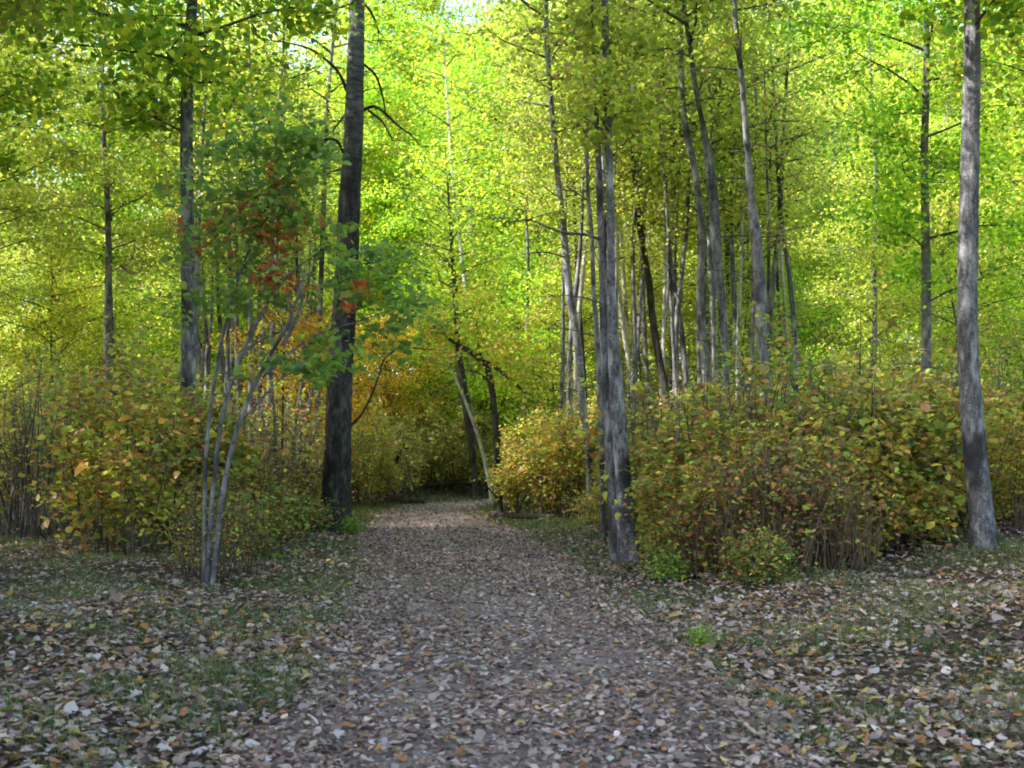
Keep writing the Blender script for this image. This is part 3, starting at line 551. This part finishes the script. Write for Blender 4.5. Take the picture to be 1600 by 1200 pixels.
# ---------------------------------------------------------------- woods behind and beside
def zone(x, y):
    px = 800 + x / y * F
    if px < 390: return 'beyond the left edge of the path'
    if px < 560: return 'behind the big dark trunk'
    if px < 700: return 'beyond the bend, left of the whitish trunk'
    if px < 870: return 'beyond the bend, above the arching tree'
    if px < 1010: return 'behind the twin stems'
    if px < 1210: return 'deep behind the right bank'
    return 'on the right bank past the brush'
taken = []
def free(x, y, r):
    return all((x - a) ** 2 + (y - b) ** 2 > r * r for a, b in taken)
def tint_at(px):
    base = (1, 1, 1)
    if px < 560: base = (1.1, 1.06, .95)
    elif px < 880: base = (1.1, 1.12, 1.1)
    elif px > 1000: base = (1.08, 1.08, 1.1)
    return tuple(b * R.uniform(.88, 1.14) for b in base)
cnt = 0; tries = 0
while cnt < 105 and tries < 6000:
    tries += 1; y = R.uniform(41, 88); x = R.uniform(-.47, .47) * y
    px = 800 + x / y * F; pd = float(path_dist(np.array([x]), np.array([y]))[0][0])
    if pd < 3 or not free(x, y, 2.6): continue
    if 600 < px < 655 and y > 46 and y < 70: continue
    if px < 770 and y < 51: continue
    if px < 1300 and y < 49: continue
    if px < 330 and y > 56 and R.random() < .6: continue
    if px < 500 and R.random() < .3: continue
    taken.append((x, y)); cnt += 1
    pr = R.choice(TALL[:2] if px < 880 else TALL[1:]); s_ = R.uniform(.85, 1.15) * (1.28 if y > 58 else 1)
    word = 'lime-leaved' if pr in TALL[:2] else 'olive-leaved'
    place(USED, pr, (x, y, hz(x, y) - .1), R.uniform(0, 6.28), s_, f'tall {word} aspen {"far back" if y > 62 else "standing"} {zone(x, y)}', 'tree', 'aspens of the wood behind', tint_at(px))
cnt = 0; tries = 0
while cnt < 72 and tries < 6000:
    tries += 1; y = R.uniform(37, 72); x = R.uniform(-.43, .43) * y; px = 800 + x / y * F
    if y < 41 and px < 860: continue
    if 480 < px < 780 and y < 49: continue
    pd = float(path_dist(np.array([x]), np.array([y]))[0][0])
    if pd < 3.2 or not free(x, y, 1.7): continue
    taken.append((x, y)); cnt += 1; pr = R.choice(LOW)
    word = {0: 'lime-green', 1: 'golden', 2: 'olive'}[LOW.index(pr)]
    place(USED, pr, (x, y, hz(x, y) - .05), R.uniform(0, 6.28), R.uniform(.8, 1.25), f'young {word} leafy tree {zone(x, y)}', 'young tree', 'young trees under the aspens', tint_at(px))
# a closer rank of leafy crowns just behind the slender trunks
for px, y, k, s_, lab in [(690, 53, 0, 1.0, 'lime aspen leaning over the bend'), (760, 55, 1, 1.0, 'broad lime aspen above the arching tree'), (840, 51, 0, 1.1, 'lime aspen left of the slender curved trunk'),
                          (560, 52, 0, 1., 'green-gold aspen just right of the big dark trunk'), (470, 53, 1, 1., 'yellow-green aspen left of the big dark trunk'), (930, 50, 2, 1.1, 'olive aspen close behind the twin stems'),
                          (1030, 49.5, 3, 1.1, 'olive aspen behind the dark snaking trunk'), (1115, 51, 0, 1.1, 'olive aspen behind the cream-sided trunk'), (1190, 50, 3, 1.1, 'olive aspen behind the long grey trunk at the right'), (604, 58, 0, 1.26, 'lime aspen left of the gap in the canopy'), (652, 60, 1, 1.15, 'lime aspen right of the gap in the canopy')]:
    x = (px - 800) / F * y; taken.append((x, y))
    place(USED, TALL[k], (x, y, hz(x, y) - .1), R.uniform(0, 6.28), s_, lab, 'tree', 'aspens of the wood behind', tint_at(px))
for px, y, k, s_, lab in [(672, 44.5, 0, .95, 'young lime tree left of the whitish leaning trunk'), (712, 46, 2, 1.0, 'young tree right above the whitish leaning trunk'), (760, 45, 0, 1.05, 'bright young lime tree behind the arching tree'), (815, 44.5, 0, .95, 'young lime tree right of the arching tree'),
                          (858, 36.5, 0, .85, 'young lime tree behind the gold bush'), (896, 35.5, 2, .8, 'young olive tree between the slender curved trunk and the gold bush'), (590, 43, 1, .95, 'young golden tree right of the big dark trunk'), (640, 47, 1, .9, 'young golden tree above the dark thicket'), (483, 33, 1, .85, 'young golden tree close left of the big dark trunk'),
                          (1000, 36, 2, .8, 'young olive tree behind the brush right of the twin stems'), (1150, 33, 2, .7, 'young olive tree high on the right bank')]:
    x = (px - 800) / F * y; taken.append((x, y))
    place(USED, LOW[k], (x, y, hz(x, y) - .05), R.uniform(0, 6.28), s_, lab, 'young tree', 'young trees under the aspens', (1.5, .98, .8) if k == 1 else tint_at(px))
# thin stems deep on the right bank
stem_protos = []
for q in range(3):
    t = thing('thin_tree', (0, 0, -50), '', ''); g = random.Random(q + 90); pts = [(0, 0, -.2)]; 
    for k in range(1, 7): pts.append((pts[-1][0] + g.uniform(-.22, .22), pts[-1][1] + g.uniform(-.15, .15), 12 * k / 6))
    G = Geo(); G.add(*tube(pts, np.linspace(.075, .02, 7), 8, .3, rough=.07, seed=q)); part('trunk', G.mesh('trunk', [M_ASPEN, M_FURROW, M_BIRCH][q]), t)
    G, L = crown_parts(q + 60, 6.8, 12, 1.5, 11, 1300, .10, OLIVE); tag(part('branches', G.mesh('branches', M_TWIG), t), kind='stuff'); c = part('crown', L.mesh('crown', M_LEAF), t); c['_leafy'] = 1
    stem_protos.append(t)
cnt = 0
while cnt < 84:
    y = R.uniform(29, 46); px = R.choice([R.uniform(880, 1240), R.uniform(930, 1200), R.uniform(930, 1240), R.uniform(300, 500)]); x = (px - 800) / F * y
    if not free(x, y, .7) or float(path_dist(np.array([x]), np.array([y]))[0][0]) < 3.2: continue
    taken.append((x, y)); cnt += 1; q = R.randrange(3) if px > 600 else R.randrange(2)
    place(USED, stem_protos[q], (x, y, hz(x, y)), R.uniform(0, 6.28), R.uniform(.8, 1.15), f'thin {["grey", "rough grey", "straw-pale"][q]} trunk {zone(x, y)}', 'tree', 'thin trunks deep in the wood', tint_at(px))
for x, y, lab in [(-12.4, 31.2, 'nearer of the two high-crowned aspens added to shade the bend'), (-10.6, 34.2, 'farther of the two high-crowned aspens added to shade the bend')]:  # pair of aspens put in to block the sun on the bend
    taken.append((x, y)); place(USED, SHADE[0], (x, y, hz(x, y) - .1), 1., .8, lab, 'tree', 'aspens beside the path')
cnt = 0
while cnt < 26:  # dense row out of view on the left, added to shade the foreground
    y = R.uniform(-7, 21); x = -R.uniform(max(6.5, .405 * y + 2.2), 21)
    if not free(x, y, 1.9): continue
    taken.append((x, y)); cnt += 1
    place(USED, R.choice(SHADE + TALL[2:]), (x, y, hz(x, y) - .1), R.uniform(0, 6.28), R.uniform(.9, 1.1), 'tall aspen with a high crown in the wood left of the path', 'tree', 'aspens beside the path')
# side woods: outside the old picture's edges and overhead, they shade the path
cnt = 0; tries = 0
while cnt < 62 and tries < 5000:
    tries += 1; y = R.uniform(-8, 42)
    side = R.random() < .62
    x = R.uniform(-27, -4.2) if side else R.uniform(5.5, 22)
    if y > 5:
        px = 800 + x / y * F
        if (372 if y < 24 else 395) < px < 1235: continue
        if abs(x) < 4.8 and y < 14: continue
    if not free(x, y, 2.3): continue
    if 24.5 < y < 37 and -15 < x < 0: continue
    if float(path_dist(np.array([x]), np.array([y]))[0][0]) < 3.8: continue
    taken.append((x, y)); cnt += 1; k = R.random()
    pr = R.choice(SHADE) if k < .7 else R.choice(TALL)
    place(USED, pr, (x, y, hz(x, y) - .1), R.uniform(0, 6.28), R.uniform(.85, 1.1), f'tall aspen with a high crown {"in the wood left of the path" if x < 0 else "in the wood right of the path"}', 'tree', 'aspens beside the path')
cnt = 0; tries = 0
while cnt < 34 and tries < 5000:
    tries += 1; y = R.uniform(17, 40); px = R.choice([R.uniform(-10, 385), R.uniform(1235, 1620)]); x = (px - 800) / F * y
    if not free(x, y, 1.3) or float(path_dist(np.array([x]), np.array([y]))[0][0]) < 3.1: continue
    taken.append((x, y)); cnt += 1; kd = R.choice(['mix', 'mix2', 'gold2', 'brush2', 'sparse2', 'sparse'] if x > 0 else ['brush', 'sparse', 'mix2', 'sparse2', 'gold2', 'sparse'])
    word = {'mix': 'rust and green', 'mix2': 'olive and rust', 'gold': 'yellow', 'gold2': 'orange-gold', 'brush': 'brown-green', 'brush2': 'dim brownish', 'sparse': 'straggly grey-stemmed', 'sparse2': 'straggly yellow-leaved'}[kd]
    shrub(kd, px, y, R.uniform(.8, 1.15), f'{word} shrub {"in the undergrowth left of the path" if x < 0 else "in the undergrowth right of the brush"}', group='undergrowth shrubs')
cnt = 0; tries = 0
while cnt < 40 and tries < 5000:
    tries += 1; y = R.uniform(44, 80); px = R.uniform(-10, 1610); x = (px - 800) / F * y
    if not free(x, y, 1.5) or float(path_dist(np.array([x]), np.array([y]))[0][0]) < 2.8: continue
    taken.append((x, y)); cnt += 1; kd = R.choice(['brush', 'brush2', 'mix', 'gold'])
    shrub(kd, px, y, R.uniform(1.1, 1.7), f'{dict(brush="brown-green", brush2="dim brownish", mix="rust and green", gold="yellow")[kd]} shrub far back {zone(x, y)}', group='undergrowth shrubs')

# ---------------------------------------------------------------- logs and stones
def log(name, label, pts, r, bark, stubs=0):
    P = np.array(pts); base = P[0].copy(); base[2] = hz(base[0], base[1]); t = thing(name, base, label, 'log')
    G = Geo(); G.add(*tube(P - base, r, 12, .1, rough=.12, seed=len(label), furrow=.05)); part('trunk', G.mesh('trunk', bark), t)
    g = np.random.default_rng(len(label))
    for q in range(stubs):
        u = g.uniform(.2, .95) * (len(P) - 1); k = int(u); b = P[k] + (P[min(k+1, len(P)-1)] - P[k]) * (u - k) - base; e = b + g.normal(0, .35, 3) + [0, 0, .35]
        G = Geo(); G.add(*tube([b, (b+e)/2 + g.normal(0, .04, 3), e], [.028, .02, .008], 6, .15)); part('branch', G.mesh('branch', bark), t)
def gp(px, d, up=.0): x = (px - 800) / F * d; return (x, d, hz(x, d) + up)
log('fallen_log', 'dark fallen log lying left of the path at the bend', [gp(585, 37.2, .14), gp(610, 36.6, .13), gp(640, 36.4, .12), gp(662, 36.6, .06)], [.2, .2, .15, .07], M_DARK, 16)
log('fallen_log', 'long grey fallen trunk across the thicket behind the bend', [gp(655, 40.5, .25), gp(700, 41, .38), gp(750, 41.3, .45), gp(790, 41.6, .4)], [.06, .06, .05, .04], M_DARK, 8)
log('fallen_log', 'slanting dead bough propped in the dark thicket', [gp(596, 38.6, .2), gp(612, 38.4, .9), gp(626, 38.2, 1.5), gp(636, 38.0, 1.9)], [.07, .06, .045, .02], M_DARK, 5)
log('fallen_log', 'low weathered log beside the gold bush', [gp(768, 29.5, .1), gp(790, 28.9, .09), gp(812, 28.6, .09), gp(868, 28.2, .07)], [.08, .09, .07, .05], M_DARK, 6)
def stone(label, x, y, s, seed):
    g = np.random.default_rng(seed); n = 10; m = 14; th = np.linspace(0, math.pi, n)[1:-1]; ph = np.linspace(0, 2*math.pi, m, endpoint=False)
    D = np.array([[math.sin(a)*math.cos(b), math.sin(a)*math.sin(b), math.cos(a)] for a in th for b in ph]); D = np.vstack([D, [0, 0, 1], [0, 0, -1]])
    K = g.normal(size=(7, 3)); K /= np.linalg.norm(K, axis=1)[:, None]; r = 1 / np.maximum(1, (D @ K.T).max(1) / .8) * .95 + g.normal(0, .02, len(D))
    V = D * r[:, None] * [s, s*.8, s*.5]; Q = [[i*m + j, (i+1)*m + j, (i+1)*m + (j+1) % m, i*m + (j+1) % m] for i in range(n-3) for j in range(m)]
    b = (n-2)*m; T = [[b, j, (j+1) % m] for j in range(m)] + [[b+1, (n-3)*m + (j+1) % m, (n-3)*m + j] for j in range(m)]
    o = part('stone', mesh('stone', V, [np.array(Q), np.array(T)], M_STONE, smooth=True), None, (x, y, hz(x, y) + s*.15), (0, 0, g.uniform(0, 6))); tag(o, label, 'stone', 'stones by the path')
for lab, px, dd, s, k in [('largest grey stone beside the foot of the arching tree', 783, 28.6, .15, 1), ('flat grey stone right of the largest one', 806, 28.1, .12, 2), ('small stone in front of the gold bush', 848, 28.0, .14, 3), ('small stone at the end of the low log', 868, 27.6, .12, 4)]:
    x = (px - 800) / F * dd; stone(lab, x, dd, s, k)

# ---------------------------------------------------------------- fallen leaves
LIT_V = [(.46, .35, .29), (.47, .40, .41), (.27, .16, .13), (.10, .065, .062), (.40, .18, .06), (.44, .32, .11), (.36, .27, .255), (.14, .15, .055)]
WV = [4, 2.8, 4, 3.2, 1.5, 1.3, 3, 1.2]; WP = [2.8, 2.0, 5, 3.6, .4, .3, 6, .2]
def leaf_shape(kind, g):
    """outline of a poplar, lobed or narrow leaf, unit length, as a fan around a midrib point"""
    if kind == 0: o = [(-.5, 0), (-.38, .3), (-.12, .44), (.15, .33), (.35, .14), (.55, 0), (.35, -.14), (.15, -.33), (-.12, -.44), (-.38, -.3)]
    elif kind == 1: o = [(-.42, 0), (-.36, .26), (-.12, .22), (.02, .5), (.14, .22), (.3, .24), (.55, 0), (.3, -.24), (.14, -.22), (.02, -.5), (-.12, -.22), (-.36, -.26)]
    else: o = [(-.5, 0), (-.25, .17), (.05, .23), (.32, .13), (.55, 0), (.32, -.13), (.05, -.23), (-.25, -.17)]
    o = np.array(o) * g.uniform(.88, 1.12, (len(o), 2)); c1, c2, tw = g.uniform(-.1, .75), g.uniform(-.5, .5), g.uniform(-.5, .5)
    V = np.vstack([o, [[0, 0]]]); z = c1 * V[:, 1]**2 + c2 * V[:, 0]**2 + tw * V[:, 0]*V[:, 1]
    z[:-1] += g.normal(0, .02, len(o)); z[-1] -= .03; V = np.c_[V, z]; n = len(o)
    T = np.array([[n, k, (k+1) % n] for k in range(n)])
    st = np.array([(-.5, .012, z[0]), (-.85, .03, z[0] + .08), (-.5, -.012, z[0])]); V = np.vstack([V, st]); T = np.vstack([T, [[n+1, n+2, n+3]]])
    return V, T
gs = np.random.default_rng(3); SHAPES = [leaf_shape([0, 1, 0, 2, 0, 1][k % 6], gs) for k in range(18)]
def ground_pts(n, y0, y1, xw=.43, pad=.6, power=1.):
    u = rng.uniform(0, 1, n); y = y0 + (y1 - y0) * u ** power; x = rng.uniform(-1, 1, n) * (xw * y + pad); return x, y
WF = [4, 1.2, 4, 2.5, 2.6, 2., 5, .8]
def litter(x, y, size, wts, full):
    """joined leaves lying on the ground"""
    n = len(x); z = height(x, y) - .01; d, wd, s = path_dist(x, y); on = d < wd; z = np.where(on, .012, z) + rng.uniform(.0, .03, n)
    col = tones(n, LIT_V, wts, .2, .16); Nn_, A, B = frames(n, .3); sc = size * np.exp(rng.normal(0, .25, n))
    Vs = []; Ts = []; Cs = []; c0 = 0
    if not full:
        V, T, C = leafset(np.c_[x, y, z + .01], size, col, .45, .4); return V, T, C
    k = rng.integers(0, len(SHAPES), n)
    for q, (v, t) in enumerate(SHAPES):
        m = np.where(k == q)[0]
        if not len(m): continue
        W = np.c_[x, y, z][m][:, None, :] + (v[None, :, 0:1]*A[m][:, None] + v[None, :, 1:2]*B[m][:, None] + v[None, :, 2:3]*Nn_[m][:, None]) * sc[m][:, None, None]
        lift = np.minimum(0, W[:, :, 2].min(1) - (z[m] - .006)); W[:, :, 2] -= lift[:, None]
        Ts.append((t[None] + (np.arange(len(m)) * len(v))[:, None, None] + c0).reshape(-1, 3)); c0 += len(m) * len(v)
        Vs.append(W.reshape(-1, 3)); Cs.append(np.repeat(col[m], len(v), 0))
    return np.concatenate(Vs), np.concatenate(Ts), np.concatenate(Cs)
def patchy(x, y): return .5 + .28*np.sin(x*2.1 + y*.9) + .22*np.sin(x*1.1 - y*1.7 + 2) + .2*np.sin(x*5 + 1)*np.sin(y*4)
def lay(n, y0, y1, size, full, power, keep_path, keep_verge):
    x, y = ground_pts(n, y0, y1, power=power); d, wd, s = path_dist(x, y); e = d - wd; pt = patchy(x, y)
    pp = keep_path * (.35 + .75 * pt) + .45 * np.exp(-((e + .1) / .35) ** 2); pv = keep_verge * (.45 + .7 * patchy(y * .7, x)) * np.where(e > 5, .6, 1.)
    on = e < 0; k = rng.uniform(0, 1, n) < np.where(on, pp, pv); return x[k], y[k], on[k]
acc = {True: [[], [], [], 0], False: [[], [], [], 0]}
for n, y0, y1, size, full, pw, kp, kv in [(30000, 5.4, 9, .047, True, 1, .8, .72), (60000, 9, 15, .049, True, .9, .8, .68), (95000, 15, 26, .062, False, .9, .75, .5), (90000, 26, 50, .08, False, .9, .6, .55)]:
    x, y, on = lay(n, y0, y1, size, full, pw, kp, kv)
    for side in (True, False):
        m = on == side; V, T, C = litter(x[m], y[m], size * (.9 if side else 1.12), WF if y0 > 25 else WP if side else WV, full); a = acc[side]
        a[0].append(V); a[1].append(T + a[3]); a[2].append(C); a[3] += len(V)
for side, par in ((True, path), (False, ground)):
    a = acc[side]; o = part('leaf_litter', mesh('leaf_litter', np.concatenate(a[0]), np.concatenate(a[1]), M_LITTER, np.concatenate(a[2])), par); tag(o, kind='stuff')
# trodden crumbs of leaves on the path
x, y = ground_pts(42000, 5.4, 26, .14, 1.4, .8); d, wd, s = path_dist(x, y); k = d < wd + .2; x, y = x[k], y[k]
V, T, C = leafset(np.c_[x, y, np.full(len(x), .017)], .026, tones(len(x), LIT_V, WP, .25), .35, .4)
tag(part('leaf_crumbs', mesh('leaf_crumbs', V, T, M_LITTER, C), path), kind='stuff')
# the nearest leaves, each its own piece
single = []
for k in range(24):
    v, t = SHAPES[k % 18]; c = tones(1, [LIT_V[k % 8]], None, .08, .3)[0] * .85
    single.append(mesh('fallen_leaf', v, t, M_LITTER, np.repeat(c[None], len(v), 0)))
cp = cg = 0; g = random.Random(77)
while cp < 260 or cg < 260:
    y = 5.6 + 6.5 * g.random() ** 1.3; x = g.uniform(-1, 1) * (.405 * y + .1); d, wd, s = path_dist(np.array([x]), np.array([y])); on = d[0] < wd[0]
    if (on and cp >= 260) or (not on and cg >= 260): continue
    k = g.randrange(24); k = g.choice([0, 1, 4, 5, 8, 9, 12, 14, 16, 17, 20, 22, 6, 2, 10]) if on else k
    o = part('fallen_leaf', single[k], path if on else ground, (x, y, (.04 if on else hz(x, y) + .03)), (g.gauss(0, .28), g.gauss(0, .28), g.uniform(0, 6.28))); s_ = g.uniform(.045, .08); o.scale = (s_, s_, s_)
    cp += on; cg += not on

# ---------------------------------------------------------------- grass on the verges
def grass(n, y0, y1, hgt, wide, far=False):
    x, y = ground_pts(n, y0, y1, power=.85); d, wd, s = path_dist(x, y); e = d - wd
    clump = np.sin(x*2.3 + 1.1*np.sin(y*1.3)) + np.sin(y*1.9 - x + 2) + .8*np.sin(x*6 + y*5)
    thr = .25 if not far else -.6
    k = (e > -.12 + .2*rng.uniform(-1, 1, n)) & (e < 5.5) & (clump > thr + rng.normal(0, .35, n)); x, y = x[k], y[k]; n = len(x); z = height(x, y) - .03
    a = rng.uniform(0, 6.28, n); h = hgt * np.exp(rng.normal(0, .35, n)); ln = rng.normal(0, .5, (n, 2)) * h[:, None]; wv = wide * np.c_[np.cos(a), np.sin(a)]
    P = np.c_[x, y, z]; V = np.stack([P - np.c_[wv, np.zeros(n)], P + np.c_[wv, np.zeros(n)],
        P + np.c_[ln*.45 + wv*.7, h*.65], P + np.c_[ln*.45 - wv*.7, h*.65], P + np.c_[ln, h*.95]], 1).reshape(-1, 3)
    i = np.arange(n)[:, None] * 5; Q = i + [0, 1, 2, 3]; T = i + [3, 2, 4]
    c = tones(n, [(.08, .15, .035), (.13, .21, .045), (.19, .21, .05), (.26, .22, .10), (.06, .11, .03)], [3, 3, 2, 1.3, 2]); return V, Q, T, np.repeat(c, 5, 0)
vv, qq, tt, cc, n0 = [], [], [], [], 0
def bend_grass():
    n = 26000; y = rng.uniform(25, 36.5, n); x = rng.uniform(-7, 3.5, n); d, wd, s = path_dist(x, y); e = d - wd; k = (e > -.15 + .1*rng.normal(size=n)) & (e < 1.7 + .5*rng.normal(size=n)); x, y = x[k], y[k]; n = len(x)
    z = height(x, y) - .02; h = .10 * np.exp(rng.normal(0, .3, n)); a = rng.uniform(0, 6.28, n); wv = .008 * np.c_[np.cos(a), np.sin(a)]; ln = rng.normal(0, .5, (n, 2)) * h[:, None]; P = np.c_[x, y, z]; o0 = np.zeros(n)
    V = np.stack([P - np.c_[wv, o0], P + np.c_[wv, o0], P + np.c_[ln*.45 + wv*.7, h*.65], P + np.c_[ln*.45 - wv*.7, h*.65], P + np.c_[ln, h*.95]], 1).reshape(-1, 3); i = np.arange(n)[:, None] * 5
    return V, i + [0, 1, 2, 3], i + [3, 2, 4], np.repeat(tones(n, [(.17, .22, .04), (.22, .25, .05), (.28, .27, .08), (.12, .17, .04)]), 5, 0)  # lighter lime blades: the sunlit look of this verge is in the colour
V, Q, T, C = bend_grass(); vv.append(V); qq.append(Q + n0); tt.append(T + n0); cc.append(C); n0 += len(V)
for a in [(75000, 5.6, 14, .085, .003), (90000, 14, 27, .10, .0045), (90000, 26, 46, .13, .008, True)]:
    V, Q, T, C = grass(*a); vv.append(V); qq.append(Q + n0); tt.append(T + n0); cc.append(C); n0 += len(V)
o = part('grass', mesh('grass', np.concatenate(vv), [np.concatenate(qq), np.concatenate(tt)], M_GRASS, np.concatenate(cc))); tag(o, 'short patchy grass growing on both verges of the path', 'grass', kind='stuff')
# twigs lying about
G = Geo(); g = np.random.default_rng(9)
for k in range(420):
    y = g.uniform(5.8, 26); x = g.uniform(-1, 1) * (.42 * y); a = g.uniform(0, 6.28); L = g.uniform(.06, .3); z = hz(x, y) + .03; e = np.array([x + math.cos(a)*L, y + math.sin(a)*L, z + g.uniform(0, .03)])
    G.add(*tube([np.array([x, y, z]), (np.array([x, y, z]) + e)/2 + g.normal(0, .012, 3), e], [.004, .0035, .002], 4, .08))
tag(part('twig_litter', G.mesh('twig_litter', M_TWIG), ground), kind='stuff')

# prototypes that were never placed
for o in list(COL.objects):
    if o.type == 'EMPTY' and o.location.z < -40 and o.parent is None:
        for c in list(o.children): bpy.data.objects.remove(c)
        bpy.data.objects.remove(o)
for o in COL.objects:
    if '_leafy' in o: del o['_leafy']

# one label for one thing: those out of the picture say so, the rest are told apart by their order
groups = {}
for o in COL.objects:
    if o.parent is None and o.get('label') and o.location.y > -40:
        x, y = o.location.x, o.location.y; px = 800 + x / y * F if y > 2 else (-500 if x < 0 else 2100)
        if px < -60 or px > 1660:
            if 'aspen' in o['label']: o['label'] = f"tall high-crowned aspen outside the picture to the {'left' if x < 0 else 'right'}"; o['group'] = f"aspens outside the picture to the {'left' if x < 0 else 'right'}"
            continue
        groups.setdefault(o['label'], []).append((px, o))
ORD = 'first second third fourth fifth sixth seventh eighth ninth tenth eleventh twelfth thirteenth fourteenth fifteenth sixteenth seventeenth eighteenth nineteenth twentieth'.split()
for lab, L_ in groups.items():
    if 1 < len(L_) <= len(ORD):
        L_.sort(key=lambda a: a[0])
        for k, (px, o) in enumerate(L_): o['label'] = f"{lab}, {'leftmost' if k == 0 else 'rightmost' if k == len(L_) - 1 else ORD[k] + ' from left'}"
